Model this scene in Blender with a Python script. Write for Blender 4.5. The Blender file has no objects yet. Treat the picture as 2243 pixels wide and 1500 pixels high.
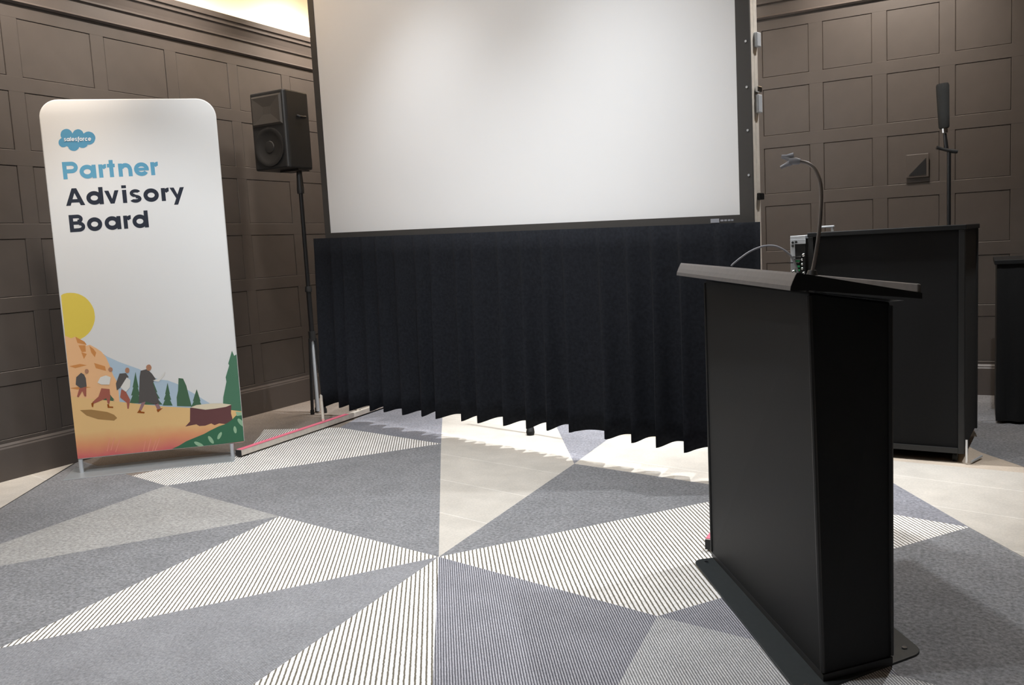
import bpy, bmesh, math, random
from mathutils import Matrix, Vector
random.seed(7)
S = bpy.context.scene
COL = S.collection
PI = math.pi

# ------------------------------------------------------------ camera
CAM_ROWS = [(0.8783347, 0.4750190, -0.0537132), (0.0049798, -0.1214455, -0.9925856), (-0.4780202, 0.8715549, -0.1090353)]
cd = bpy.data.cameras.new('camera'); cam = bpy.data.objects.new('camera', cd); COL.objects.link(cam)
cd.sensor_width = 36.0; cd.sensor_fit = 'HORIZONTAL'; cd.lens = 1878.6 / 2243 * 36
cd.clip_start = 0.05; cd.clip_end = 60
(rx, dn, fw) = [Vector(r) for r in CAM_ROWS]
m = Matrix.Identity(4)
for i in range(3):
    m[i][0] = rx[i]; m[i][1] = -dn[i]; m[i][2] = -fw[i]
m[2][3] = 1.3
cam.matrix_world = m
S.camera = cam

# ------------------------------------------------------------ world, lights, exposure
w = bpy.data.worlds.new('world'); S.world = w; w.use_nodes = True
w.node_tree.nodes['Background'].inputs[0].default_value = (0.0, 0.0, 0.0, 1)
w.node_tree.nodes['Background'].inputs[1].default_value = 0.0
S.view_settings.view_transform = 'Standard'; S.view_settings.look = 'None'
S.view_settings.gamma = 1.0; S.view_settings.use_curve_mapping = False
S.view_settings.exposure = 0.0
S.cycles.max_bounces = 6; S.cycles.diffuse_bounces = 4; S.cycles.glossy_bounces = 3; S.cycles.transmission_bounces = 2
S.cycles.caustics_reflective = False; S.cycles.caustics_refractive = False
XL, YB, ZC = -5.47, 7.36, 4.05            # left wall, back wall, ceiling
XR, YF = 4.2, -3.4

def spot(name, loc, power, color, size=120, blend=0.7, radius=0.07, to=None):
    l = bpy.data.lights.new(name, 'SPOT'); l.energy = power; l.color = color
    l.spot_size = math.radians(size); l.spot_blend = blend; l.shadow_soft_size = radius
    o = bpy.data.objects.new(name, l); COL.objects.link(o); o.location = loc
    if to: o.rotation_euler = (Vector(to) - Vector(loc)).to_track_quat('-Z', 'Y').to_euler()
    return o
def strip(name, loc, sx, sy, power, color, rot):
    l = bpy.data.lights.new(name, 'AREA'); l.shape = 'RECTANGLE'; l.size = sx; l.size_y = sy
    l.energy = power; l.color = color
    o = bpy.data.objects.new(name, l); COL.objects.link(o); o.location = loc; o.rotation_euler = rot
    return o
NEU = (0.93, 0.965, 1.0); COOL = (0.95, 0.975, 1.0); WARM = (1.0, 0.80, 0.62); WASH = (1.0, 0.90, 0.80)
# recessed ceiling downlights over the front of the room
COVE, COVE_R, COVE_F = 60, 0.4, 0.4
DZ = ZC - 0.02
for x_, y_, p_, s_ in ((-2.05, 3.4, 380, 100), (-3.6, 4.15, 210, 92), (-3.0, 1.4, 300, 92), (-1.9, 1.5, 245, 100)):
    spot('downlight', (x_, y_, DZ), p_, NEU, size=s_, blend=1.0)
# spots added to brighten the screen and the banner, no known fixtures
spot('screen_fill_spot', (-2.7, 0.4, DZ), 470, NEU, size=64, blend=0.9, to=(-3.1, 5.0, 2.3))
spot('banner_fill_spot', (-3.0, 0.6, DZ), 520, NEU, size=34, blend=0.7, to=(-4.72, 3.78, 0.75))
# downlights behind the screen
for x_, y_, p_, s_ in ((-3.4, 5.6, 640, 64), (-1.7, 5.1, 680, 64), (0.1, 4.85, 290, 96)):
    spot('rear_downlight', (x_, y_, DZ), p_, COOL, size=s_, blend=0.6, radius=0.035)
# wall washers aimed at the panelling
for y_, p_ in ((1.7, 470), (3.3, 470), (4.7, 400), (6.2, 470)):
    spot('wall_washer', (XL + 1.0, y_, DZ), p_, WASH, size=78, blend=1.0, radius=0.12, to=(XL, y_, 2.75))
for x_, p_ in ((-2.3, 360), (-0.6, 480)):
    spot('wall_washer', (x_, YB - 1.0, DZ), p_, WASH, size=78, blend=1.0, radius=0.12, to=(x_, YB, 2.75))
# warm strips lying in the coves on top of the cornices, shining up and inward
strip('cove_light_left', (XL - 0.01, (YF + YB) / 2, 3.25), 0.05, YB - YF - 0.4, COVE, WARM, (PI, 0, 0))
strip('cove_light_back', ((XL + XR) / 2, YB + 0.01, 3.25), XR - XL - 0.4, 0.05, COVE, WARM, (PI, 0, 0))
strip('cove_light_right', (XR - 0.04, (YF + YB) / 2, 3.25), 0.05, YB - YF - 0.4, COVE * COVE_R, WARM, (PI, 0, 0))
strip('cove_light_front', ((XL + XR) / 2, YF + 0.04, 3.25), XR - XL - 0.4, 0.05, COVE * COVE_F, WARM, (PI, 0, 0))

# ------------------------------------------------------------ materials
def lin(c):
    f = lambda v: v / 12.92 if v <= 0.04045 else ((v + 0.055) / 1.055) ** 2.4
    return tuple(f(x / 255.0) for x in c) + (1,)
class NT:
    def __init__(self, name):
        self.m = bpy.data.materials.new(name); self.m.use_nodes = True
        self.t = self.m.node_tree; self.b = self.t.nodes['Principled BSDF']
    def n(self, typ, **kw):
        x = self.t.nodes.new(typ)
        for k, v in kw.items(): setattr(x, k, v)
        return x
    def l(self, a, b): self.t.links.new(a, b)
def mat(name, col, rough=0.6, metal=0.0, noise=0.0, nscale=40, bump=0.0, bscale=200, spec=0.5, emit=None, srgb=True):
    k = NT(name); c = lin(col) if srgb else tuple(col) + (1,)
    k.b.inputs['Roughness'].default_value = rough; k.b.inputs['Metallic'].default_value = metal
    k.b.inputs['Specular IOR Level'].default_value = spec
    k.b.inputs['Base Color'].default_value = c
    tc = k.n('ShaderNodeTexCoord')
    if noise:
        nz = k.n('ShaderNodeTexNoise'); nz.inputs['Scale'].default_value = nscale; nz.inputs['Detail'].default_value = 4
        k.l(tc.outputs['Object'], nz.inputs['Vector'])
        rp = k.n('ShaderNodeValToRGB')
        rp.color_ramp.elements[0].position = 0.3; rp.color_ramp.elements[1].position = 0.7
        rp.color_ramp.elements[0].color = tuple(x * (1 - noise) for x in c[:3]) + (1,)
        rp.color_ramp.elements[1].color = tuple(min(1, x * (1 + noise)) for x in c[:3]) + (1,)
        k.l(nz.outputs['Fac'], rp.inputs[0]); k.l(rp.outputs[0], k.b.inputs['Base Color'])
    if bump:
        nb = k.n('ShaderNodeTexNoise'); nb.inputs['Scale'].default_value = bscale; nb.inputs['Detail'].default_value = 3
        k.l(tc.outputs['Object'], nb.inputs['Vector'])
        bp = k.n('ShaderNodeBump'); bp.inputs['Strength'].default_value = bump; bp.inputs['Distance'].default_value = 0.004
        k.l(nb.outputs['Fac'], bp.inputs['Height']); k.l(bp.outputs[0], k.b.inputs['Normal'])
    if emit:
        k.b.inputs['Emission Color'].default_value = lin(emit[0]); k.b.inputs['Emission Strength'].default_value = emit[1]
    return k.m
def carpet(name, light, dark, pitch=0, angle=146.5, duty=0.36, soft=0.12, noise=0.22, nscale=90):
    """woven carpet: loop noise, and when pitch is given two yarn colours in ribs running along 'angle'"""
    k = NT(name); k.b.inputs['Roughness'].default_value = 0.95; k.b.inputs['Specular IOR Level'].default_value = 0.1
    tc = k.n('ShaderNodeTexCoord')
    nz = k.n('ShaderNodeTexNoise'); nz.inputs['Scale'].default_value = nscale; nz.inputs['Detail'].default_value = 3; nz.inputs['Roughness'].default_value = 0.7
    k.l(tc.outputs['Object'], nz.inputs['Vector'])
    big = k.n('ShaderNodeTexNoise'); big.inputs['Scale'].default_value = 6; big.inputs['Detail'].default_value = 2
    k.l(tc.outputs['Object'], big.inputs['Vector'])
    r = k.n('ShaderNodeMapRange'); r.inputs['From Min'].default_value = 0.3; r.inputs['From Max'].default_value = 0.7
    r.inputs['To Min'].default_value = 1 - noise; r.inputs['To Max'].default_value = 1 + noise
    k.l(nz.outputs['Fac'], r.inputs['Value'])
    r2 = k.n('ShaderNodeMapRange'); r2.inputs['From Min'].default_value = 0.3; r2.inputs['From Max'].default_value = 0.7
    r2.inputs['To Min'].default_value = 0.93; r2.inputs['To Max'].default_value = 1.07
    k.l(big.outputs['Fac'], r2.inputs['Value'])
    mu = k.n('ShaderNodeMath', operation='MULTIPLY'); k.l(r.outputs[0], mu.inputs[0]); k.l(r2.outputs[0], mu.inputs[1])
    base = k.n('ShaderNodeRGB'); base.outputs[0].default_value = lin(light); out = base.outputs[0]
    height = nz.outputs['Fac']
    if pitch:
        a = math.radians(angle)
        sp = k.n('ShaderNodeSeparateXYZ'); k.l(tc.outputs['Object'], sp.inputs[0])
        def mm(op, x, y):
            q = k.n('ShaderNodeMath', operation=op)
            for i, v in enumerate((x, y)):
                if v is None: continue
                if isinstance(v, (int, float)): q.inputs[i].default_value = v
                else: k.l(v, q.inputs[i])
            return q.outputs[0]
        u = mm('ADD', mm('MULTIPLY', sp.outputs[0], math.cos(a) / pitch), mm('MULTIPLY', sp.outputs[1], -math.sin(a) / pitch))
        wob = k.n('ShaderNodeTexNoise'); wob.inputs['Scale'].default_value = 60; k.l(tc.outputs['Object'], wob.inputs['Vector'])
        u = mm('ADD', u, mm('MULTIPLY', wob.outputs['Fac'], 0.25 if pitch < 0.1 else 0.0))
        fr = mm('FRACT', u, None)
        d = mm('ABSOLUTE', mm('SUBTRACT', fr, 0.5), None)
        st = k.n('ShaderNodeMapRange', interpolation_type='SMOOTHSTEP')
        st.inputs['From Min'].default_value = 0.5 * duty - soft; st.inputs['From Max'].default_value = 0.5 * duty + soft
        k.l(d, st.inputs['Value'])
        mx = k.n('ShaderNodeMix', data_type='RGBA'); mx.inputs[6].default_value = lin(dark)
        k.l(st.outputs[0], mx.inputs[0]); k.l(base.outputs[0], mx.inputs[7]); out = mx.outputs[2]
        height = mm('ADD', mm('MULTIPLY', st.outputs[0], 0.8), mm('MULTIPLY', nz.outputs['Fac'], 0.5))
    hs = k.n('ShaderNodeHueSaturation'); k.l(out, hs.inputs['Color']); k.l(mu.outputs[0], hs.inputs['Value'])
    k.l(hs.outputs[0], k.b.inputs['Base Color'])
    bp = k.n('ShaderNodeBump'); bp.inputs['Strength'].default_value = 0.35; bp.inputs['Distance'].default_value = 0.003
    k.l(height, bp.inputs['Height']); k.l(bp.outputs[0], k.b.inputs['Normal'])
    return k.m
M = {}
M['wall'] = mat('wall_paint', (75, 69, 65), 0.42, bump=0.02, bscale=300, noise=0.05, nscale=8, spec=0.45)
M['trim'] = mat('trim_paint', (82, 75, 71), 0.45, noise=0.04, nscale=8)
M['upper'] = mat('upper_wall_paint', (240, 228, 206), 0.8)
M['ceil'] = mat('ceiling_paint', (236, 228, 214), 0.9)
M['c_base'] = carpet('carpet_grey', (146, 145, 146), (0, 0, 0))
M['c_dark'] = carpet('carpet_dark_grey', (130, 130, 132), (0, 0, 0), noise=0.4, nscale=70)
M['c_slate'] = carpet('carpet_slate', (132, 132, 138), (0, 0, 0), noise=0.35, nscale=70)
M['c_light'] = carpet('carpet_light_grey', (160, 158, 155), (0, 0, 0), noise=0.32, nscale=60)
M['c_taupe'] = carpet('carpet_taupe', (138, 128, 119), (0, 0, 0), noise=0.25)
M['c_cream'] = carpet('carpet_cream', (192, 186, 177), (211, 206, 198), pitch=0.44, angle=103, duty=0.016, soft=0.008, noise=0.08)
M['c_beige'] = carpet('carpet_beige', (190, 176, 160), (0, 0, 0), noise=0.1)
M['c_bold'] = carpet('carpet_bold_stripe', (236, 233, 230), (104, 97, 84), pitch=0.0172, duty=0.34, soft=0.1, noise=0.12)
M['c_fine'] = carpet('carpet_fine_dark_stripe', (176, 175, 181), (88, 87, 93), pitch=0.0087, duty=0.5, soft=0.16, noise=0.2)
M['c_finel'] = carpet('carpet_fine_light_stripe', (200, 199, 199), (116, 115, 116), pitch=0.0087, duty=0.46, soft=0.16, noise=0.2)
M['c_twill'] = carpet('carpet_twill_stripe', (164, 164, 166), (106, 106, 109), pitch=0.0087, angle=7, duty=0.5, soft=0.2, noise=0.25)
M['screen'] = mat('screen_vinyl', (240, 240, 240), 0.7, spec=0.2)
M['border'] = mat('screen_border_black', (74, 72, 70), 0.6, spec=0.3)
M['alu'] = mat('aluminium', (228, 219, 207), 0.45, metal=0.2, noise=0.08, nscale=30)
M['alu2'] = mat('brushed_steel', (206, 210, 214), 0.4, metal=0.3)
M['chrome'] = mat('chrome', (222, 224, 226), 0.18, metal=1.0)
M['pink'] = mat('pink_tape', (248, 128, 150), 0.6)
M['skirt'] = mat('black_velour', (30, 32, 37), 0.95, noise=0.25, nscale=60, bump=0.3, bscale=500, spec=0.15)
M['black'] = mat('black_laminate', (20, 21, 22), 0.6, noise=0.1, nscale=90, bump=0.05, bscale=600, spec=0.35)
M['plate'] = mat('black_steel_plate', (40, 44, 45), 0.45, noise=0.15, nscale=60, spec=0.5)
M['charcoal'] = mat('charcoal_top', (104, 100, 98), 0.4, noise=0.06, nscale=60, spec=0.5)
M['blackp'] = mat('black_plastic', (36, 36, 36), 0.45, spec=0.5)
M['grille'] = mat('speaker_grille', (33, 32, 31), 0.5, bump=0.4, bscale=700)
M['blackm'] = mat('black_metal', (24, 24, 25), 0.35, spec=0.6)
M['rubber'] = mat('rubber', (18, 18, 18), 0.8)
M['foam'] = mat('black_foam', (46, 46, 44), 0.95, bump=0.6, bscale=400)
M['cloth'] = mat('black_cloth', (13, 13, 14), 0.95, noise=0.2, nscale=80)
M['fabric'] = mat('banner_fabric', (234, 233, 231), 0.85, bump=0.08, bscale=900, spec=0.2)
M['steelplate'] = mat('base_plate_steel', (172, 176, 178), 0.35, metal=0.35, noise=0.05)
M['blue'] = mat('print_blue', (104, 166, 196), 0.85, spec=0.1)
M['navy'] = mat('print_navy', (52, 56, 66), 0.85, spec=0.1)
M['white'] = mat('print_white', (236, 240, 244), 0.85, spec=0.1)
M['green'] = mat('green_fringe', (60, 170, 110), 0.4)
M['label'] = mat('label_grey', (170, 172, 180), 0.6)
def ground_print():
    k = NT('print_ground'); k.b.inputs['Roughness'].default_value = 0.85; k.b.inputs['Specular IOR Level'].default_value = 0.1
    g = k.n('ShaderNodeNewGeometry'); sp = k.n('ShaderNodeSeparateXYZ'); k.l(g.outputs['Position'], sp.inputs[0])
    nz = k.n('ShaderNodeTexNoise'); nz.inputs['Scale'].default_value = 9; k.l(g.outputs['Position'], nz.inputs['Vector'])
    ad = k.n('ShaderNodeMath', operation='MULTIPLY_ADD'); ad.inputs[1].default_value = 0.06; k.l(nz.outputs['Fac'], ad.inputs[0]); k.l(sp.outputs[2], ad.inputs[2])
    mr = k.n('ShaderNodeMapRange'); mr.inputs['From Min'].default_value = 0.12; mr.inputs['From Max'].default_value = 0.34
    k.l(ad.outputs[0], mr.inputs['Value'])
    rp = k.n('ShaderNodeValToRGB'); e = rp.color_ramp.elements
    e[0].position = 0.05; e[0].color = lin((206, 108, 108)); e[1].position = 0.8; e[1].color = lin((226, 188, 132))
    q = e.new(0.4); q.color = lin((220, 152, 112))
    k.l(mr.outputs[0], rp.inputs[0]); k.l(rp.outputs[0], k.b.inputs['Base Color'])
    return k.m
M['ground_print'] = ground_print()
M['horn'] = mat('speaker_horn', (66, 62, 58), 0.5)
M['gneck'] = mat('gooseneck_grey', (140, 134, 130), 0.35, metal=0.5)

# ------------------------------------------------------------ mesh helpers
def wloc(o):
    v = Vector((0, 0, 0))
    while o is not None:
        v = v + o.location; o = o.parent
    return v
def props(o, label=None, cat=None, group=None, kind=None):
    if label: o['label'] = label
    if cat: o['category'] = cat
    if group: o['group'] = group
    if kind: o['kind'] = kind
    return o
class MB:
    """collects shapes in world coordinates; build() links them as one mesh object under its parent"""
    def __init__(self): self.v = []; self.f = []
    def add(self, vs, fs):
        b = len(self.v); self.v += [tuple(p) for p in vs]; self.f += [tuple(b + i for i in q) for q in fs]; return self
    def box(self, lo, hi, X=(1, 0, 0), Y=(0, 1, 0), Z=(0, 0, 1), o=(0, 0, 0)):
        X, Y, Z, o = Vector(X), Vector(Y), Vector(Z), Vector(o)
        vs = [o + X * x + Y * y + Z * z for z in (lo[2], hi[2]) for y in (lo[1], hi[1]) for x in (lo[0], hi[0])]
        return self.add(vs, [(0, 2, 3, 1), (4, 5, 7, 6), (0, 1, 5, 4), (2, 6, 7, 3), (0, 4, 6, 2), (1, 3, 7, 5)])
    def prism(self, poly, d):
        """closed polygon (world points) swept by vector d"""
        n = len(poly); d = Vector(d); a = [Vector(p) for p in poly]
        return self.add(a + [p + d for p in a], [tuple(range(n))[::-1], tuple(range(n, 2 * n))] + [(i, (i + 1) % n, n + (i + 1) % n, n + i) for i in range(n)])
    def tube(self, path, r, n=10, cap=True):
        path = [Vector(p) for p in path]; rs = r if isinstance(r, (list, tuple)) else [r] * len(path)
        rings = []; ref = None
        for i, p in enumerate(path):
            t = (path[min(i + 1, len(path) - 1)] - path[max(i - 1, 0)]).normalized()
            if ref is None:
                ref = Vector((0, 0, 1)) if abs(t.z) < 0.9 else Vector((1, 0, 0))
            x = (ref - t * ref.dot(t)).normalized(); y = t.cross(x); ref = x
            rings.append([p + (x * math.cos(2 * PI * k / n) + y * math.sin(2 * PI * k / n)) * rs[i] for k in range(n)])
        vs = [q for g in rings for q in g]; fs = []
        for i in range(len(path) - 1):
            for k in range(n):
                fs.append((i * n + k, i * n + (k + 1) % n, (i + 1) * n + (k + 1) % n, (i + 1) * n + k))
        if cap: fs += [tuple(range(n))[::-1], tuple((len(path) - 1) * n + k for k in range(n))]
        return self.add(vs, fs)
    def ball(self, c, r, n=10, m=6, sx=1, sy=1, sz=1):
        c = Vector(c); vs = []; fs = []
        for i in range(m + 1):
            a = PI * i / m
            for k in range(n):
                b = 2 * PI * k / n; vs.append(c + Vector((math.sin(a) * math.cos(b) * r * sx, math.sin(a) * math.sin(b) * r * sy, math.cos(a) * r * sz)))
        for i in range(m):
            for k in range(n): fs.append((i * n + k, (i + 1) * n + k, (i + 1) * n + (k + 1) % n, i * n + (k + 1) % n))
        return self.add(vs, fs)
    def build(self, name, material, parent=None, smooth=False, bevel=0.0, bevseg=2):
        me = bpy.data.meshes.new(name); off = wloc(parent) if parent else Vector((0, 0, 0))
        base = off
        me.from_pydata([tuple(Vector(p) - base) for p in self.v], [], self.f); me.validate()
        bm = bmesh.new(); bm.from_mesh(me); bmesh.ops.recalc_face_normals(bm, faces=bm.faces)
        if bevel:
            bmesh.ops.remove_doubles(bm, verts=bm.verts, dist=1e-5)
            es = [e for e in bm.edges if len(e.link_faces) == 2 and e.calc_face_angle(0) > 0.5]
            bmesh.ops.bevel(bm, geom=es, offset=bevel, segments=bevseg, profile=0.5, affect='EDGES')
        bm.to_mesh(me); bm.free()
        if smooth:
            for p in me.polygons: p.use_smooth = True
            me.set_sharp_from_angle(angle=math.radians(40))
        me.materials.append(material)
        o = bpy.data.objects.new(name, me); COL.objects.link(o)
        if parent: o.parent = parent
        return o
def thing(name, loc, label, cat, group=None):
    o = bpy.data.objects.new(name, None); o.empty_display_size = 0.1; COL.objects.link(o); o.location = loc
    return props(o, label, cat, group)
def inst(src, parent, loc):
    c = src.copy(); COL.objects.link(c); c.parent = parent; c.location = loc; return c

# ------------------------------------------------------------ floor and carpet pattern
floor = props(MB().box((XL - 0.3, YF, -0.12), (XR, YB + 0.3, 0)).build('floor', M['c_base']),
              'carpeted floor with a patchwork of grey, cream and striped triangles', 'floor', kind='structure')
P0 = (-2.033, 2.95); P1 = (-3.144, 3.156); P2 = (-4.267, 3.386); P4 = (-2.121, 4.559); P5 = (-0.978, 2.728)
TIP = (-3.223, 4.792); MID = (-0.986, 4.315); MID2 = (-0.521, 4.912); APEX = (-0.032, 4.061); W1 = (-3.02, 1.64)
TA = (-3.8, 7.34); TB = (-2.33, 7.34); LB = (-2.18, 5.34); D3A = (-0.429, 5.134); D3B = (0.21, 5.057)
CARPET = [
    ('c_bold', [P0, P1, W1]), ('c_bold', [P0, MID, APEX, P5]), ('c_bold', [P0, (-0.82, 1.03), (-1.92, 0.9)]),
    ('c_bold', [P2, TIP, (-4.321, 5.044), (-4.888, 4.827), (-4.481, 4.263), (-4.70, 3.485)]),
    ('c_dark', [P2, P1, P0, TIP]), ('c_slate', [TIP, (-3.823, 5.735), (-4.84, 7.34), (-5.0, 7.34), (-4.321, 5.044)]),
    ('c_cream', [P0, P4, TA, (-4.84, 7.34), (-3.823, 5.735), TIP]), ('c_slate', [P4, TB, TA]),
    ('c_cream', [P4, MID, MID2, APEX, (0.6, 3.03), (1.9, 4.1), (1.9, 4.86), D3B, D3A, LB]),
    ('c_beige', [LB, D3A, D3B, (0.214, 5.182), (0.013, 5.458), (-0.9, 7.34), TB]),
    ('c_dark', [(0.214, 5.182), (1.9, 4.86), (2.6, 7.34), (-0.9, 7.34), (0.013, 5.458)]),
    ('c_dark', [P0, P4, MID]), ('c_slate', [MID, MID2, APEX]),
    ('c_fine', [P5, (-0.55, 3.33), (-0.2, 2.6)]), ('c_dark', [(-0.55, 3.33), APEX, (0.9, 2.42), (-0.2, 2.6)]),
    ('c_finel', [P5, (0.9, 2.42), (1.2, 0.9), (-0.82, 1.03)]), ('c_fine', [P0, P5, (-0.82, 1.03)]),
    ('c_twill', [P0, (-1.92, 0.9), (-3.5, 1.0)]),
    ('c_dark', [P1, (-4.05, 1.91), (-4.0, 1.0), (-3.5, 1.0), W1]), ('c_light', [P2, P1, (-4.05, 1.91), (-4.16, 1.9)]),
    ('c_dark', [P2, (-5.47, 3.64), (-4.148, 1.736)]), ('c_cream', [(-5.47, 3.66), (-4.148, 1.736), (-5.47, 1.0)]),
    ('c_taupe', [(-4.70, 3.485), (-4.481, 4.263), (-4.888, 4.827), (-4.321, 5.044), (-5.0, 7.34), (-5.47, 7.34), (-5.47, 3.66)]),
    ('c_bold', [(-4.148, 1.736), (-4.16, 1.9), (-4.05, 1.91), (-4.0, 1.0), (-5.47, 1.0)]),
]
for m_, poly in CARPET:
    MB().prism([(x, y, 0.0) for x, y in poly], (0, 0, 0.0015)).build('carpet_piece', M[m_], floor)

# ------------------------------------------------------------ room shell
def wall(name, lo, hi, material, label):
    return props(MB().box(lo, hi).build(name, material), label, 'wall', kind='structure')
wl = wall('wall_left', (XL - 0.3, YF, 0), (XL - 0.012, YB + 0.3, 3.2), M['wall'], 'dark brown panelled wall behind the tall banner')
wb = wall('wall_back', (XL - 0.012, YB + 0.012, 0), (XR, YB + 0.3, 3.2), M['wall'], 'dark brown panelled wall behind the black cart')
wr = wall('wall_right', (XR, YF, 0), (XR + 0.2, YB + 0.3, ZC), M['wall'], 'dark brown wall closing the right side of the room')
wf = wall('wall_front', (XL - 0.3, YF - 0.2, 0), (XR + 0.2, YF, ZC), M['wall'], 'dark brown wall behind the viewer')
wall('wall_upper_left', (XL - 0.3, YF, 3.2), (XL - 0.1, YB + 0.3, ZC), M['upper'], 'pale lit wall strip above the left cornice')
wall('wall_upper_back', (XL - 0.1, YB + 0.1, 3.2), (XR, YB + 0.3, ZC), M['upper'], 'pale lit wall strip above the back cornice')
props(MB().box((XL - 0.3, YF - 0.2, ZC), (XR + 0.2, YB + 0.3, ZC + 0.2)).build('ceiling', M['ceil']), 'pale ceiling above the cove lighting', 'ceiling', kind='structure')

ROWS = [(2.57, 2.94), (2.102, 2.472), (1.63, 2.0), (1.16, 1.53), (0.69, 1.06), (0.26, 0.6)]
def panelling(parent, cols, lo, hi, mk, tag):
    """mk(a0, a1, z0, z1, d0, d1) -> box lo, hi : a along the wall, d depth out of it"""
    cache = {}
    for (c0, c1) in cols:
        for (z0, z1) in ROWS:
            key = (round(c1 - c0, 3), round(z1 - z0, 3))
            ctr = mk((c0 + c1) / 2, (c0 + c1) / 2, (z0 + z1) / 2, (z0 + z1) / 2, 0, 0)[0]
            if key not in cache:
                wd, hg = (c1 - c0) / 2 - 0.0005, (z1 - z0) / 2 - 0.0005
                l_, h_ = mk(-wd, wd, -hg, hg, 0, 0.0228); z_ = mk(0, 0, 0, 0, 0, 0)[0]
                b = MB(); b.box([l_[i] - z_[i] for i in range(3)], [h_[i] - z_[i] for i in range(3)])
                o = b.build('wall_panel', M['wall'], parent, bevel=0.004, bevseg=1); cache[key] = o; o.location = ctr
            else:
                inst(cache[key], parent, ctr)
    zs = [2.94 + 0.09] + [0.0]
    edges = [(2.94, 3.05)] + [(ROWS[i + 1][1], ROWS[i][0]) for i in range(5)] + [(0.16, 0.26)]
    for (z0, z1) in edges:
        l_, h_ = mk(lo, hi, z0, z1, 0.0, 0.026); MB().box(l_, h_).build('rail', M['wall'], parent, bevel=0.003, bevseg=1)
    ends = [lo] + [x for c in cols for x in c] + [hi]
    for i in range(0, len(ends), 2):
        if ends[i + 1] - ends[i] < 0.005: continue
        l_, h_ = mk(ends[i], ends[i + 1], 0.2, 3.0, 0.0, 0.0255); MB().box(l_, h_).build('stile', M['wall'], parent, bevel=0.003, bevseg=1)
colsL = sorted([(5.435 - 0.6275 * i, 5.955 - 0.6275 * i) for i in range(-2, 8)])
panelling(wl, colsL, colsL[0][0] - 0.1, YB + 0.01, lambda a0, a1, z0, z1, d0, d1: ((XL - 0.012 + d0, a0, z0), (XL - 0.012 + d1, a1, z1)), 'left')
colsB = sorted([(-1.562 + 0.4667 * i, -1.202 + 0.4667 * i) for i in range(-8, 9)])
panelling(wb, colsB, XL, colsB[-1][1] + 0.1, lambda a0, a1, z0, z1, d0, d1: ((a0, YB + 0.012 - d1, z0), (a1, YB + 0.012 - d0, z1)), 'back')
# cornices (profile: distance out of the wall, height) and baseboards
PROF = [(-0.012, 3.03), (0.03, 3.03), (0.042, 3.042), (0.03, 3.056), (0.03, 3.14), (0.046, 3.146), (0.046, 3.158), (0.05, 3.18), (0.06, 3.22), (0.075, 3.252), (0.08, 3.264), (0.09, 3.268), (0.09, 3.31), (0.075, 3.31), (0.075, 3.235), (-0.012, 3.22)]
t1 = props(MB().prism([(XL + d, YF, z) for d, z in PROF], (0, YB - YF, 0)).build('trim_1', M['trim']), 'dark moulded cornice along the top of the left wall', 'cornice', kind='structure')
t2 = props(MB().prism([(XL, YB - d, z) for d, z in PROF], (XR - XL, 0, 0)).build('trim_2', M['trim']), 'dark moulded cornice along the top of the back wall', 'cornice', kind='structure')
t3 = props(MB().prism([(XR - d, YF, z) for d, z in PROF], (0, YB - YF, 0)).build('trim_3', M['trim']), 'dark moulded cornice along the right wall', 'cornice', kind='structure')
t4 = props(MB().prism([(XL, YF + d, z) for d, z in PROF], (XR - XL, 0, 0)).build('trim_4', M['trim']), 'dark moulded cornice behind the viewer', 'cornice', kind='structure')
BASE = [(-0.012, 0), (0.034, 0), (0.034, 0.205), (0.028, 0.215), (0.028, 0.222), (0.018, 0.236), (-0.012, 0.236)]
props(MB().prism([(XL + d, YF, z) for d, z in BASE], (0, YB - YF, 0)).build('baseboard_left', M['trim']), 'dark baseboard under the left wall panelling', 'baseboard', kind='structure')
props(MB().prism([(XL, YB - d, z) for d, z in BASE], (XR - XL, 0, 0)).build('baseboard_back', M['trim']), 'dark baseboard under the back wall panelling', 'baseboard', kind='structure')

# ------------------------------------------------------------ projection screen
SO = Vector((-4.48, 5.40, 0)); SD = Vector((0.96222, -0.27228, 0)); SN = Vector((-0.27228, -0.96222, 0))  # along, towards the room
def sp(s, z, d=0.0): return SO + SD * s + SN * d + Vector((0, 0, z))
SL, SR, BL, BR = -0.098, 3.548, 1.50, 1.407      # white sheet: ends, bottoms, tops
def zb(s): return BL + (BR - BL) * (s - SL) / (SR - SL)
def zt(s): return zb(s) + 2.05
scr = thing('projection_screen', SO, 'large white projection screen in a black border, standing on two metal legs', 'screen')
def quad(s0, s1, f0, f1, d0, d1):
    return MB().prism([sp(s0, f0(s0), d0), sp(s1, f0(s1), d0), sp(s1, f1(s1), d0), sp(s0, f1(s0), d0)], SN * (d1 - d0))
quad(SL, SR, zb, zt, 0.0, 0.006).build('screen_surface', M['screen'], scr)
BW = 0.076; BB = 0.047
quad(SL - BW, SL, lambda s: zb(s) - BB, lambda s: zt(s) + BB, -0.002, 0.010).build('border', M['border'], scr)
quad(SR, SR + BW, lambda s: zb(s) - BB, lambda s: zt(s) + BB, -0.002, 0.010).build('border', M['border'], scr)
quad(SL, SR, lambda s: zb(s) - BB, zb, -0.002, 0.010).build('border', M['border'], scr)
quad(SL, SR, zt, lambda s: zt(s) + BB, -0.002, 0.010).build('border', M['border'], scr)
for s0 in (SL - BW + 0.002, SR + BW - 0.034):
    quad(s0, s0 + 0.032, lambda s: zb(s) - BB, lambda s: zt(s) + BB, -0.036, -0.003).build('frame_tube', M['alu'], scr, bevel=0.004)
quad(SL - BW + 0.034, SR + BW - 0.034, lambda s: zb(s) - BB, lambda s: zb(s) - BB + 0.032, -0.036, -0.003).build('frame_tube', M['alu'], scr)
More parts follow.
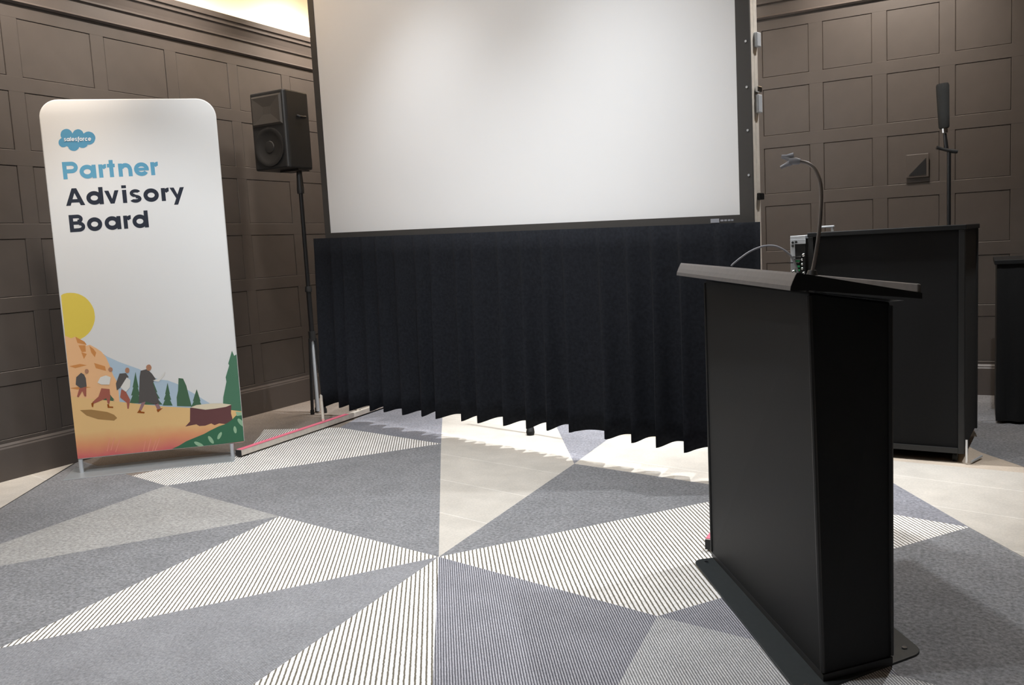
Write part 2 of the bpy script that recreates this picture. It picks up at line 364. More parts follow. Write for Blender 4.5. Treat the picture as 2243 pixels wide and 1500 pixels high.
quad(SL - BW + 0.034, SR + BW - 0.034, lambda s: zt(s) + BB - 0.032, lambda s: zt(s) + BB, -0.036, -0.003).build('frame_tube', M['alu'], scr)
for s0 in (-0.02, SR + BW - 0.042):
    lg = quad(s0 - 0.001, s0 + 0.037, lambda s: 0.05, lambda s: 3.3, -0.078, -0.040).build('leg', M['alu'], scr, bevel=0.004)
# snaps on the right border
for z in (1.60, 1.82, 2.03, 2.25, 2.47):
    MB().tube([sp(SR + BW - 0.02, z, 0.010), sp(SR + BW - 0.02, z, 0.014)], 0.006, 10).build('snap_button', M['alu2'], scr)
# clamps and fittings on the right leg, facing sideways
cs = SR + BW - 0.005
for z, h, m_ in ((2.26, 0.07, 'alu2'), (2.02, 0.03, 'chrome'), (1.95, 0.09, 'alu2'), (1.493, 0.035, 'blackm')):
    MB().box((0, 0, -h / 2), (0.022, 0.04, h / 2), SD, -SN, (0, 0, 1), sp(cs, z, -0.036)).build('clamp', M[m_], scr, bevel=0.004)
# maker's tag on the bottom border
tg = quad(3.379, 3.430, lambda s: zb(s) - 0.036, lambda s: zb(s) - 0.015, 0.0102, 0.012).build('maker_tag', M['label'], scr)
for a, b in ((3.436, 3.454), (3.458, 3.474), (3.479, 3.494), (3.498, 3.511)):
    quad(a, b, lambda s: zb(s) - 0.030, lambda s: zb(s) - 0.021, 0.0102, 0.011).build('tag_mark', M['label'], scr)
# feet with pink tape
def foot(front, rear, leg_s, name='foot'):
    a, b = Vector(front), Vector(rear); d = (b - a).normalized(); n = Vector((d.y, -d.x, 0)); L = (b - a).length
    f = MB().box((0, -0.022, 0.012), (L, 0.022, 0.052), d, n, (0, 0, 1), a).build(name, M['alu'], scr, bevel=0.003)
    MB().box((0.004, -0.0225, 0.0525), (1.22, 0.0225, 0.055), d, n, (0, 0, 1), a).build('pink_tape', M['pink'], f)
    MB().box((-0.006, -0.023, 0.010), (-0.0003, 0.023, 0.0515), d, n, (0, 0, 1), a).build('end_cap', M['blackp'], f)
    for t in (0.06, L - 0.06):
        MB().tube([a + d * t, a + d * t + Vector((0, 0, 0.0118))], 0.02, 12).build('pad', M['rubber'], f)
    return f
foot((-4.372, 4.07, 0), (-4.50, 6.3, 0), 0)
rl = sp(SR + BW - 0.023, 0, -0.06)
foot((-0.976, 3.405, 0), (-1.04, 5.28, 0), 0)
for base, top in (((-4.428, 4.99, 0.066), sp(-0.24, 0.185, 0.125)), ((-1.025, 5.1, 0.066), sp(SR + BW - 0.023, 0.78, -0.090))):
    MB().tube([base, top], 0.011, 8).build('brace', M['alu'], scr, smooth=True)
# centre support leg behind the skirt: its rubber foot peeks out under the hem
cf = MB().tube([(-2.742, 5.195, 0.0), (-2.742, 5.195, 0.02), (-2.748, 5.21, 0.045), (-2.755, 5.235, 0.07)], [0.024, 0.03, 0.026, 0.014], 14).build('rubber_foot', M['rubber'], scr, smooth=True)
MB().tube([(-2.7565, 5.238, 0.074), (-2.80, 5.30, 1.40)], 0.012, 10).build('centre_leg', M['blackm'], scr, smooth=True)

# ------------------------------------------------------------ pleated skirt under the screen
def hem(s):
    k = [(-0.3, 0.105), (0.03, 0.113), (1.42, 0.162), (2.27, 0.185), (3.18, 0.178), (3.8, 0.172)]
    for (a, p), (c, q) in zip(k, k[1:]):
        if s <= c: return p + (q - p) * (s - a) / (c - a)
    return k[-1][1]
def skirt():
    b = MB(); NP = 19; PER = 20; NR = 10; s0, s1 = -0.26, 3.69
    N = NP * PER
    phase = [random.uniform(-0.25, 0.25) for _ in range(NP + 1)]; amp = [random.uniform(0.75, 1.2) for _ in range(NP + 1)]
    for r in range(NR + 1):
        t = r / NR
        for i in range(N + 1):
            u = i / N; k = int(min(NP - 1, u * NP)); fr = u * NP - k
            ph = phase[k] * (1 - fr) + phase[k + 1] * fr; am = amp[k] * (1 - fr) + amp[k + 1] * fr
            q_ = (u * NP + ph) % 1.0; a = 2 * PI * q_
            saw = 1 - 2 * (q_ / 0.78) if q_ < 0.78 else -1 + 2 * (0.5 - 0.5 * math.cos(PI * (q_ - 0.78) / 0.22))
            wave = 0.75 * saw + 0.25 * math.cos(a)
            A = (0.006 + 0.058 * t ** 0.9) * am
            s = s0 + (s1 - s0) * u
            z0 = zb(s) - 0.040; z1 = hem(s) + 0.004 * math.sin(u * 40) - 0.020 * wave * am
            z = z0 + (z1 - z0) * t
            ss = s + 0.012 * t * math.cos(a)
            b.v.append(tuple(sp(ss, z, 0.062 + A * wave)))
    for r in range(NR):
        for i in range(N):
            q = r * (N + 1) + i; b.f.append((q, q + 1, q + N + 2, q + N + 1))
    o = b.build('screen_skirt', M['skirt'], None, smooth=True)
    md = o.modifiers.new('thickness', 'SOLIDIFY'); md.thickness = 0.003
    return props(o, 'black pleated fabric skirt hanging below the white screen', 'curtain')
skirt()

# ------------------------------------------------------------ loudspeaker and its stand
st = thing('speaker_stand', (-4.915, 5.484, 0), 'slim black pole stand with silver lower tube, carrying the loudspeaker', 'stand')
sx, sy = -4.915, 5.484
MB().tube([(sx, sy, 0.02), (sx, sy, 0.66)], 0.016, 14).build('lower_tube', M['alu2'], st, smooth=True)
MB().tube([(sx, sy, 0.66), (sx, sy, 1.06)], 0.021, 14).build('middle_tube', M['blackm'], st, smooth=True)
MB().tube([(sx, sy, 1.06), (sx, sy, 1.85)], 0.017, 14).build('upper_tube', M['blackm'], st, smooth=True)
MB().tube([(sx, sy, 1.03), (sx, sy, 1.045), (sx, sy, 1.075)], [0.028, 0.03, 0.026], 14).build('collar', M['blackp'], st, smooth=True)
MB().tube([(sx, sy, 0.62), (sx, sy, 0.70)], 0.03, 14).build('hub', M['blackp'], st, smooth=True)
MB().tube([(sx, sy, 1.84), (sx, sy, 1.87), (sx, sy, 2.02)], [0.028, 0.03, 0.022], 14).build('top_cup', M['blackp'], st, smooth=True)
for a in (20, 140, 260):
    dx, dy = math.cos(math.radians(a)), math.sin(math.radians(a))
    lg = MB().tube([(sx + dx * 0.026, sy + dy * 0.026, 0.64), (sx + dx * 0.045, sy + dy * 0.045, 0.3), (sx + dx * 0.06, sy + dy * 0.06, 0.03)], 0.013, 8).build('leg', M['blackm'], st, smooth=True)
    MB().tube([(sx + dx * 0.06, sy + dy * 0.06, 0.0), (sx + dx * 0.06, sy + dy * 0.06, 0.04)], 0.017, 10).build('rubber_foot', M['rubber'], lg)
spk = thing('loudspeaker', (-5.02, 5.47, 2.03), 'black portable loudspeaker on the pole stand left of the screen', 'loudspeaker')
x0, x1, y0, y1, z0, z1 = -5.225, -4.845, 5.30, 5.64, 2.04, 2.655
prof = [(x0, y0 + 0.02), (x0 + 0.02, y0), (x1 - 0.02, y0), (x1, y0 + 0.02), (x1 - 0.01, y1 - 0.06), (x1 - 0.06, y1), (x0 + 0.06, y1), (x0 + 0.01, y1 - 0.06)]
MB().prism([(x, y, z0) for x, y in prof], (0, 0, z1 - z0)).build('cabinet', M['blackp'], spk, bevel=0.012)
# horn: a flared rectangular mouth
hb = MB()
ho = [(x0 + 0.045, z1 - 0.045), (x1 - 0.045, z1 - 0.045), (x1 - 0.045, z1 - 0.255), (x0 + 0.045, z1 - 0.255)]
hi_ = [(x0 + 0.15, z1 - 0.12), (x1 - 0.15, z1 - 0.12), (x1 - 0.15, z1 - 0.18), (x0 + 0.15, z1 - 0.18)]
fr_ = [(x0 + 0.030, z1 - 0.030), (x1 - 0.030, z1 - 0.030), (x1 - 0.030, z1 - 0.270), (x0 + 0.030, z1 - 0.270)]
vs = [(x, y0 - 0.004, z) for x, z in fr_] + [(x, y0 - 0.016, z) for x, z in ho] + [(x, y0 - 0.0045, z) for x, z in hi_]
fs = [(i, (i + 1) % 4, 4 + (i + 1) % 4, 4 + i) for i in range(4)] + [(4 + i, 4 + (i + 1) % 4, 8 + (i + 1) % 4, 8 + i) for i in range(4)] + [(8, 9, 10, 11), (3, 2, 1, 0)]
hb.add(vs, fs); hb.build('horn', M['horn'], spk)
cx_, cz_ = (x0 + x1) / 2, z0 + 0.175
def ringy(r_y):
    b = MB(); n = 32
    for r, y in r_y:
        for k in range(n): b.v.append((cx_ + r * math.cos(2 * PI * k / n), y, cz_ + r * math.sin(2 * PI * k / n)))
    for i in range(len(r_y) - 1):
        for k in range(n): b.f.append((i * n + k, i * n + (k + 1) % n, (i + 1) * n + (k + 1) % n, (i + 1) * n + k))
    b.f.append(tuple(range((len(r_y) - 1) * n, len(r_y) * n))); b.f.append(tuple(range(n))[::-1])
    return b
ringy([(0.155, y0 - 0.001), (0.155, y0 - 0.013), (0.135, y0 - 0.016), (0.12, y0 - 0.008), (0.05, y0 - 0.004), (0.045, y0 - 0.010), (0.001, y0 - 0.013)]).build('woofer', M['grille'], spk, smooth=True)
MB().tube([(x1 - 0.003, 5.44, 2.46), (x1 + 0.014, 5.45, 2.45), (x1 + 0.014, 5.52, 2.45), (x1 - 0.003, 5.53, 2.46)], 0.009, 8).build('handle', M['blackm'], spk, smooth=True)
MB().box((-5.06, 5.42, 2.021), (-4.86, 5.55, 2.0385)).build('mount_plate', M['blackm'], spk)

# ------------------------------------------------------------ banner
BA = Vector((-5.117, 3.404, 0)); BD = Vector((0.755, 0.719, 0)).normalized(); BN = Vector((BD.y, -BD.x, 0)); BWID = 1.043
def bp_(s, z, d=0.0): return BA + BD * s + BN * d + Vector((0, 0, z))
ban = thing('banner_stand', BA + BD * 0.52, 'tall white fabric banner with blue cloud logo on a steel base', 'banner')
def round_rect(z0, z1, r, n=10):
    pts = [(0.004, z0), (BWID - 0.004, z0)]
    pts += [(BWID - r + r * math.cos(a), z1 - r + r * math.sin(a)) for a in [PI / 2 * i / n for i in range(n + 1)]]
    pts += [(r + r * math.cos(a), z1 - r + r * math.sin(a)) for a in [PI / 2 + PI / 2 * i / n for i in range(n + 1)]]
    return pts
MB().prism([bp_(s, z, 0) for s, z in round_rect(0.094, 2.37, 0.115)], -BN * 0.032).build('fabric', M['fabric'], ban, bevel=0.009, bevseg=3, smooth=True)
for s_ in (0.018, 0.955):
    MB().tube([bp_(s_, 0.006, -0.016), bp_(s_, 0.0935, -0.016)], 0.014, 12).build('post', M['alu2'], ban, smooth=True)
# steel base plate with a chamfered front edge
MB().prism([bp_(-0.06, 0.0, 0.15), bp_(0.97, 0.0, 0.15), bp_(0.97, 0.0, -0.16), bp_(-0.06, 0.0, -0.16)], (0, 0, 0.006)).build('base_plate', M['steelplate'], ban, bevel=0.002)
PRINT = {}
def printed(name, col, layer, polys, material=None):
    if material is None:
        if col not in PRINT: PRINT[col] = mat('print_%d_%d_%d' % col, col, 0.85, spec=0.1)
        material = PRINT[col]
    b = MB()
    for i, q in enumerate(polys):
        b.add([bp_(s, z, 0.0004 * layer + 0.00002 * i) for s, z in q], [tuple(range(len(q)))])
    return b.build(name, material, ban)
BANNER_ART = [
 ('mountain_print', (176, 195, 210), 1, [[(0.212,0.776),(0.245,0.746),(0.314,0.704),(0.424,0.650),(0.537,0.570),(0.592,0.559),(0.651,0.529),(0.748,0.455),(0.869,0.357),(0.864,0.311),(0.388,0.375),(0.013,0.458)]]),
 ('sun_print', (222, 198, 88), 1, [[(0.197,1.007),(0.193,0.983),(0.185,0.960),(0.174,0.938),(0.161,0.918),(0.145,0.901),(0.126,0.886),(0.106,0.875),(0.086,0.867),(0.063,0.863),(0.041,0.863),(0.019,0.867),(0.011,0.873),(0.011,0.883),(0.011,0.895),(0.011,0.911),(0.012,0.930),(0.012,0.950),(0.012,0.973),(0.013,0.996),(0.013,1.020),(0.013,1.044),(0.013,1.068),(0.013,1.090),(0.013,1.111),(0.013,1.129),(0.014,1.145),(0.014,1.157),(0.028,1.166),(0.050,1.170),(0.071,1.170),(0.093,1.167),(0.115,1.160),(0.134,1.149),(0.151,1.136),(0.166,1.119),(0.178,1.100),(0.188,1.078),(0.195,1.055),(0.197,1.031)]]),
 ('mesa_print', (232, 184, 138), 2, [[(0.010,0.901),(0.045,0.881),(0.070,0.890),(0.120,0.854),(0.128,0.827),(0.150,0.831),(0.182,0.808),(0.213,0.781),(0.236,0.744),(0.253,0.689),(0.268,0.622),(0.290,0.572),(0.289,0.434),(0.003,0.462)]]),
 ('mesa_shade_print', (208, 142, 84), 3, [[(0.070,0.890),(0.120,0.854),(0.132,0.832),(0.079,0.848)], [(0.083,0.833),(0.123,0.830),(0.122,0.789),(0.098,0.788)], [(0.146,0.825),(0.168,0.803),(0.182,0.778),(0.171,0.749),(0.153,0.780)], [(0.095,0.788),(0.126,0.774),(0.106,0.743)], [(0.163,0.712),(0.225,0.685),(0.228,0.655),(0.170,0.678)], [(0.017,0.704),(0.081,0.713),(0.119,0.701),(0.050,0.689)], [(0.000,0.563),(0.079,0.568),(0.131,0.557),(0.050,0.550)]]),
 ('tree_print', (78, 108, 84), 3, [[(0.403,0.633),(0.390,0.583),(0.390,0.583),(0.376,0.532),(0.381,0.532),(0.362,0.481),(0.371,0.480),(0.348,0.431),(0.420,0.423),(0.407,0.477),(0.416,0.476),(0.407,0.529),(0.412,0.529),(0.407,0.581),(0.407,0.581),(0.403,0.633)], [(0.501,0.570),(0.482,0.531),(0.482,0.531),(0.463,0.492),(0.470,0.491),(0.444,0.453),(0.459,0.451),(0.425,0.414),(0.547,0.402),(0.519,0.445),(0.535,0.444),(0.516,0.487),(0.523,0.486),(0.512,0.528),(0.512,0.528),(0.501,0.570)], [(0.591,0.544),(0.580,0.507),(0.580,0.507),(0.569,0.470),(0.573,0.469),(0.557,0.433),(0.565,0.432),(0.547,0.396),(0.608,0.389),(0.596,0.429),(0.603,0.428),(0.596,0.467),(0.599,0.467),(0.595,0.505),(0.595,0.505),(0.591,0.544)], [(0.661,0.568),(0.689,0.562),(0.705,0.512),(0.715,0.440),(0.726,0.371),(0.635,0.383),(0.638,0.441),(0.651,0.486)], [(0.225,0.518),(0.203,0.494),(0.203,0.494),(0.180,0.470),(0.190,0.469),(0.158,0.447),(0.277,0.435),(0.250,0.463),(0.260,0.462),(0.242,0.490),(0.243,0.490),(0.225,0.518)], [(0.767,0.484),(0.751,0.445),(0.751,0.445),(0.736,0.405),(0.742,0.405),(0.719,0.366),(0.794,0.358),(0.779,0.401),(0.784,0.400),(0.776,0.442),(0.776,0.442),(0.767,0.484)]]),
 ('conifer_print', (82, 122, 98), 3, [[(1.011,0.721),(1.022,0.686),(1.040,0.694),(1.048,0.619),(1.050,0.526),(1.053,0.426),(1.051,0.301),(0.983,0.267),(0.915,0.290),(0.929,0.413),(0.958,0.516),(0.956,0.547),(0.985,0.624),(0.980,0.637)]]),
 ('ground_print', None, 4, [[(0.000,0.510),(0.097,0.488),(0.203,0.466),(0.392,0.423),(0.557,0.388),(0.725,0.362),(0.896,0.339),(1.052,0.307),(1.043,0.097),(0.789,0.098),(0.502,0.099),(0.224,0.101),(-0.004,0.100),(-0.006,0.266)]]),
 ('foliage_print', (66, 112, 86), 6, [[(0.576,0.100),(0.623,0.117),(0.671,0.142),(0.736,0.163),(0.787,0.179),(0.825,0.197),(0.886,0.221),(0.922,0.230),(0.946,0.240),(0.971,0.256),(0.993,0.276),(1.015,0.292),(1.037,0.299),(1.051,0.292),(1.044,0.101),(0.847,0.098)]]),
 ('leaf_print', (150, 184, 152), 7, [[(0.779,0.092),(0.772,0.089),(0.758,0.093),(0.743,0.101),(0.729,0.112),(0.721,0.123),(0.719,0.131),(0.726,0.134),(0.739,0.131),(0.755,0.122),(0.769,0.111),(0.777,0.100)], [(0.841,0.107),(0.834,0.108),(0.825,0.115),(0.816,0.128),(0.811,0.142),(0.809,0.155),(0.812,0.161),(0.818,0.161),(0.828,0.153),(0.836,0.140),(0.842,0.126),(0.844,0.114)], [(0.898,0.180),(0.900,0.174),(0.898,0.163),(0.892,0.150),(0.884,0.139),(0.876,0.133),(0.870,0.133),(0.867,0.139),(0.869,0.149),(0.874,0.162),(0.883,0.173),(0.891,0.179)], [(1.047,0.203),(1.039,0.203),(1.028,0.210),(1.017,0.223),(1.009,0.238),(1.006,0.251),(1.009,0.259),(1.016,0.260),(1.028,0.252),(1.038,0.240),(1.047,0.224),(1.050,0.211)], [(0.987,0.161),(0.982,0.164),(0.978,0.173),(0.975,0.185),(0.976,0.197),(0.979,0.207),(0.983,0.211),(0.989,0.208),(0.993,0.199),(0.996,0.186),(0.995,0.174),(0.992,0.164)], [(0.999,0.309),(1.051,0.301),(1.047,0.280),(1.005,0.278)]]),
 ('stump_print', (106, 72, 72), 5, [[(0.715,0.363),(0.783,0.366),(0.976,0.355),(0.969,0.300),(0.979,0.240),(0.945,0.228),(0.888,0.240),(0.858,0.231),(0.838,0.245),(0.800,0.234),(0.762,0.235),(0.744,0.249),(0.674,0.241),(0.706,0.272)]]),
 ('stump_top_print', (222, 210, 184), 7, [[(0.717,0.366),(0.755,0.378),(0.828,0.380),(0.914,0.374),(0.977,0.359),(0.941,0.347),(0.867,0.342),(0.809,0.341),(0.753,0.356)]]),
 ('mound_print', (164, 128, 82), 5, [[(0.050,0.416),(0.117,0.412),(0.210,0.387),(0.248,0.365),(0.265,0.342),(0.245,0.326),(0.151,0.345),(0.086,0.376)]]),
 ('grass_print', (224, 150, 130), 5, [[(0.206,0.212),(0.210,0.212),(0.187,0.129),(0.182,0.130)], [(0.234,0.215),(0.238,0.215),(0.210,0.133),(0.204,0.134)], [(0.265,0.200),(0.270,0.199),(0.236,0.118),(0.231,0.118)], [(0.419,0.173),(0.423,0.173),(0.403,0.089),(0.398,0.090)], [(0.453,0.185),(0.458,0.184),(0.432,0.101),(0.426,0.102)], [(0.486,0.175),(0.490,0.175),(0.459,0.092),(0.453,0.093)], [(0.510,0.185),(0.514,0.184),(0.477,0.102),(0.471,0.103)]]),
 ('walker_body_print', (92, 88, 86), 5, [[(0.435,0.637),(0.474,0.645),(0.501,0.613),(0.521,0.574),(0.501,0.552),(0.507,0.521),(0.531,0.415),(0.502,0.406),(0.448,0.433),(0.403,0.422),(0.416,0.524),(0.425,0.598)], [(0.307,0.630),(0.345,0.630),(0.359,0.604),(0.316,0.548),(0.280,0.522),(0.279,0.567)], [(0.050,0.630),(0.081,0.656),(0.097,0.643),(0.105,0.619),(0.105,0.565),(0.067,0.557),(0.042,0.583)]]),
 ('walker_shirt_print', (220, 218, 212), 6, [[(0.348,0.602),(0.368,0.582),(0.361,0.535),(0.334,0.507),(0.304,0.540)], [(0.191,0.617),(0.225,0.626),(0.253,0.611),(0.240,0.564),(0.192,0.569),(0.171,0.583)], [(0.503,0.567),(0.547,0.578),(0.584,0.620),(0.576,0.594),(0.538,0.555)]]),
 ('walker_trouser_print', (164, 98, 84), 6, [[(0.308,0.528),(0.334,0.507),(0.354,0.454),(0.340,0.395),(0.332,0.396),(0.332,0.435),(0.295,0.475)], [(0.190,0.545),(0.238,0.535),(0.238,0.481),(0.228,0.439),(0.218,0.441),(0.213,0.477),(0.137,0.449),(0.127,0.459),(0.168,0.493)], [(0.061,0.557),(0.102,0.562),(0.096,0.501),(0.086,0.502),(0.076,0.538),(0.050,0.499),(0.042,0.506)]]),
 ('walker_leg_print', (150, 118, 122), 5, [[(0.424,0.432),(0.446,0.430),(0.415,0.375),(0.399,0.380)], [(0.497,0.416),(0.522,0.413),(0.536,0.375),(0.515,0.365)]]),
 ('walker_head_print', (176, 130, 104), 6, [[(0.503,0.652),(0.499,0.641),(0.493,0.634),(0.484,0.632),(0.476,0.636),(0.471,0.644),(0.470,0.655),(0.472,0.665),(0.480,0.672),(0.488,0.674),(0.496,0.671),(0.501,0.662)], [(0.368,0.646),(0.366,0.637),(0.361,0.631),(0.354,0.629),(0.347,0.632),(0.342,0.639),(0.342,0.648),(0.344,0.657),(0.349,0.663),(0.356,0.665),(0.364,0.662),(0.368,0.655)], [(0.269,0.660),(0.267,0.653),(0.261,0.648),(0.254,0.647),(0.248,0.649),(0.243,0.655),(0.242,0.663),(0.245,0.670),(0.250,0.675),(0.257,0.676),(0.264,0.674),(0.268,0.668)], [(0.127,0.661),(0.124,0.654),(0.119,0.649),(0.113,0.648),(0.107,0.650),(0.103,0.656),(0.103,0.663),(0.105,0.671),(0.110,0.676),(0.116,0.677),(0.122,0.675),(0.126,0.669)]]),
 ('walker_boot_print', (150, 84, 36), 6, [[(0.387,0.363),(0.405,0.385),(0.414,0.369),(0.434,0.364),(0.431,0.355)], [(0.507,0.372),(0.548,0.380),(0.514,0.353)], [(0.121,0.453),(0.138,0.461),(0.129,0.425),(0.122,0.432)], [(0.214,0.438),(0.225,0.437),(0.226,0.422),(0.248,0.419),(0.248,0.410),(0.215,0.414)]]),
 ('cloud_logo', (98, 160, 194), 1, [[(0.180,2.153),(0.177,2.142),(0.171,2.132),(0.163,2.124),(0.153,2.119),(0.142,2.117),(0.132,2.119),(0.122,2.125),(0.116,2.133),(0.112,2.143),(0.112,2.154),(0.115,2.165),(0.120,2.175),(0.128,2.182),(0.138,2.187),(0.149,2.189),(0.160,2.187),(0.168,2.182),(0.175,2.174),(0.180,2.164)], [(0.243,2.154),(0.241,2.145),(0.236,2.136),(0.228,2.130),(0.219,2.125),(0.209,2.124),(0.200,2.126),(0.192,2.130),(0.185,2.137),(0.181,2.146),(0.181,2.155),(0.183,2.165),(0.189,2.173),(0.196,2.180),(0.206,2.184),(0.215,2.186),(0.225,2.184),(0.233,2.179),(0.239,2.173),(0.243,2.164)], [(0.310,2.129),(0.306,2.117),(0.300,2.105),(0.290,2.096),(0.279,2.091),(0.267,2.089),(0.254,2.091),(0.243,2.097),(0.236,2.107),(0.232,2.118),(0.231,2.131),(0.233,2.143),(0.240,2.154),(0.250,2.163),(0.262,2.169),(0.274,2.171),(0.286,2.168),(0.297,2.162),(0.304,2.153),(0.309,2.142)], [(0.152,2.105),(0.151,2.096),(0.145,2.088),(0.138,2.082),(0.130,2.078),(0.121,2.077),(0.112,2.078),(0.105,2.083),(0.099,2.089),(0.096,2.098),(0.096,2.107),(0.098,2.116),(0.103,2.124),(0.110,2.130),(0.117,2.134),(0.127,2.135),(0.135,2.134),(0.144,2.129),(0.149,2.123),(0.152,2.115)], [(0.214,2.087),(0.211,2.076),(0.206,2.067),(0.197,2.059),(0.188,2.054),(0.177,2.053),(0.167,2.055),(0.158,2.060),(0.151,2.068),(0.148,2.078),(0.146,2.089),(0.149,2.100),(0.156,2.109),(0.163,2.117),(0.174,2.122),(0.184,2.123),(0.195,2.121),(0.203,2.116),(0.210,2.108),(0.214,2.098)], [(0.265,2.100),(0.262,2.091),(0.257,2.082),(0.249,2.076),(0.240,2.071),(0.231,2.070),(0.221,2.072),(0.212,2.076),(0.206,2.083),(0.202,2.092),(0.202,2.102),(0.204,2.111),(0.209,2.120),(0.217,2.126),(0.226,2.131),(0.236,2.132),(0.245,2.130),(0.254,2.126),(0.261,2.119),(0.264,2.110)], [(0.132,2.162),(0.268,2.159),(0.278,2.103),(0.233,2.081),(0.149,2.077),(0.113,2.106)]]),
]
for n_, c_, l_, ps_ in BANNER_ART:
    ps_ = [[(min(max(s, 0.006), BWID - 0.006), max(z, 0.098)) for s, z in q] for q in ps_]
    for q in ([ps_] if n_ == 'cloud_logo' else [[q] for q in ps_]):
        printed(n_, c_, l_, q, M['ground_print'] if c_ is None else None)
# stroke-built geometric lettering
def bar(xa, ya, xb, yb, w):
    dx, dy = xb - xa, yb - ya; L = math.hypot(dx, dy); nx, ny = -dy / L * w / 2, dx / L * w / 2
    return [[(xa + nx, ya + ny), (xb + nx, yb + ny), (xb - nx, yb - ny), (xa - nx, ya - ny)]]
def ring(cx, cy, rx, ry, w, a0=0, a1=360, n=28):
    out = []; n = max(4, int(n * abs(a1 - a0) / 360))
    for i in range(n):
        t0, t1 = math.radians(a0 + (a1 - a0) * i / n), math.radians(a0 + (a1 - a0) * (i + 1) / n)
        P = lambda t, k: (cx + (rx - k) * math.cos(t), cy + (ry - k) * math.sin(t))
        out.append([P(t0, 0), P(t1, 0), P(t1, w), P(t0, w)])
    return out
def rect(x0, y0, x1, y1): return [[(x0, y0), (x1, y0), (x1, y1), (x0, y1)]]
W = 0.248
GL = {
    'P': lambda: rect(0, 0, W, 1) + rect(W, 1 - W * 0.92, 0.55, 1) + rect(W, 0.34, 0.55, 0.34 + W * 0.92) + ring(0.55, 0.67, 0.37, 0.33, W * 0.95, -90, 90),
    'B': lambda: rect(0, 0, W, 1) + rect(W, 1 - W * 0.85, 0.52, 1) + rect(W, 0.42, 0.56, 0.42 + W * 0.8) + rect(W, 0, 0.56, W * 0.85) + ring(0.5, 0.745, 0.33, 0.255, W * 0.85, -90, 90) + ring(0.56, 0.3, 0.37, 0.30, W * 0.88, -90, 90),
    'A': lambda: [[(0, 0), (0.26, 0), (0.60, 0.86), (0.66, 1.0), (0.41, 1.0)], [(0.84, 0), (1.1, 0), (0.68, 1.0), (0.43, 1.0), (0.49, 0.86)]] + rect(0.24, 0.17, 0.87, 0.17 + W * 0.8),
    'a': lambda: ring(0.46, 0.385, 0.46, 0.4, W) + rect(0.75, 0, 0.75 + W, 0.77),
    'd': lambda: ring(0.46, 0.385, 0.46, 0.4, W) + rect(0.74, 0, 0.74 + W, 1.0),
    'o': lambda: ring(0.46, 0.385, 0.46, 0.4, W),
    'r': lambda: rect(0, 0, W, 0.77) + ring(0.46, 0.40, 0.38, 0.385, W * 0.95, 88, 150),
    't': lambda: rect(0.13, 0, 0.13 + W, 1.0) + rect(0, 0.57, 0.48, 0.57 + W * 0.85),
    'n': lambda: rect(0, 0, W, 0.77) + rect(0.60, 0, 0.60 + W, 0.42) + ring(0.44, 0.41, 0.395, 0.375, W, 0, 165),
    'e': lambda: ring(0.46, 0.385, 0.46, 0.4, W * 0.95, 0, 325) + rect(0.2, 0.30, 0.915, 0.30 + W * 0.68),
    'v': lambda: [[(0, 0.77), (0.25, 0.77), (0.53, 0.0), (0.31, 0)], [(0.60, 0.77), (0.84, 0.77), (0.54, 0), (0.32, 0)]],
    'i': lambda: rect(0.02, 0, 0.02 + W, 0.77) + rect(0.0, 0.87, W + 0.03, 1.04),
    's': lambda: ring(0.36, 0.545, 0.33, 0.235, W * 0.8, 25, 255) + ring(0.35, 0.215, 0.35, 0.232, W * 0.82, -155, 85) + [[(0.2, 0.44), (0.3, 0.33), (0.45, 0.29), (0.55, 0.36), (0.36, 0.47)]],
    'y': lambda: [[(0, 0.77), (0.25, 0.77), (0.55, 0.12), (0.43, -0.03)], [(0.62, 0.77), (0.87, 0.77), (0.43, -0.26), (0.18, -0.26)]],
    'l': lambda: rect(0, 0, W, 1.0),
    'f': lambda: rect(0.13, -0.25, 0.13 + W, 0.8) + rect(0, 0.57, 0.5, 0.57 + W * 0.8) + ring(0.42, 0.76, 0.29, 0.3, W, 70, 180),
    'c': lambda: ring(0.46, 0.385, 0.46, 0.4, W, 45, 315),
}
def word(name, text, xs, s0, z0, ux, uz, slope, material, layer, slant=0.0):
    """every letter is a printed part of the banner"""
    for ch, x in zip(text, xs):
        polys = []
        for q in GL[ch]():
            polys.append([(s0 + (x + px + slant * py) * ux, z0 + py * uz + slope * (x + px) * ux) for px, py in q])
        printed('printed_letter', None, layer, polys, material)
word('partner', 'Partner', (0, 1.0, 2.16, 2.68, 3.36, 4.32, 5.36), 0.102, 1.879, 0.096, 0.107, 0.02, M['blue'], 1)
word('advisory', 'Advisory', (0, 1.2, 2.27, 3.29, 3.72, 4.55, 5.62, 6.15), 0.100, 1.7145, 0.1005, 0.107, 0.016, M['navy'], 1)
word('board', 'Board', (0, 1.05, 2.12, 3.28, 3.83), 0.107, 1.549, 0.0965, 0.108, 0.024, M['navy'], 1)
xs = []; x = 0
for ch in 'salesforce':
    xs.append(x); x += {'s': 0.78, 'a': 1.08, 'l': 0.36, 'e': 1.0, 'f': 0.55, 'o': 1.0, 'r': 0.6, 'c': 0.95}[ch]
word('logo_word', 'salesforce', xs, 0.127, 2.113, 0.158 / x, 0.026, 0.0, M['white'], 4, slant=0.12)

# ------------------------------------------------------------ lectern
lec = thing('lectern', (-0.6, 2.9, 0), 'tall black lectern with a slanted charcoal top on a floor plate', 'lectern')
u_ = Vector((-0.545, 0.838, 0)).normalized(); v_ = Vector((u_.y, -u_.x, 0))
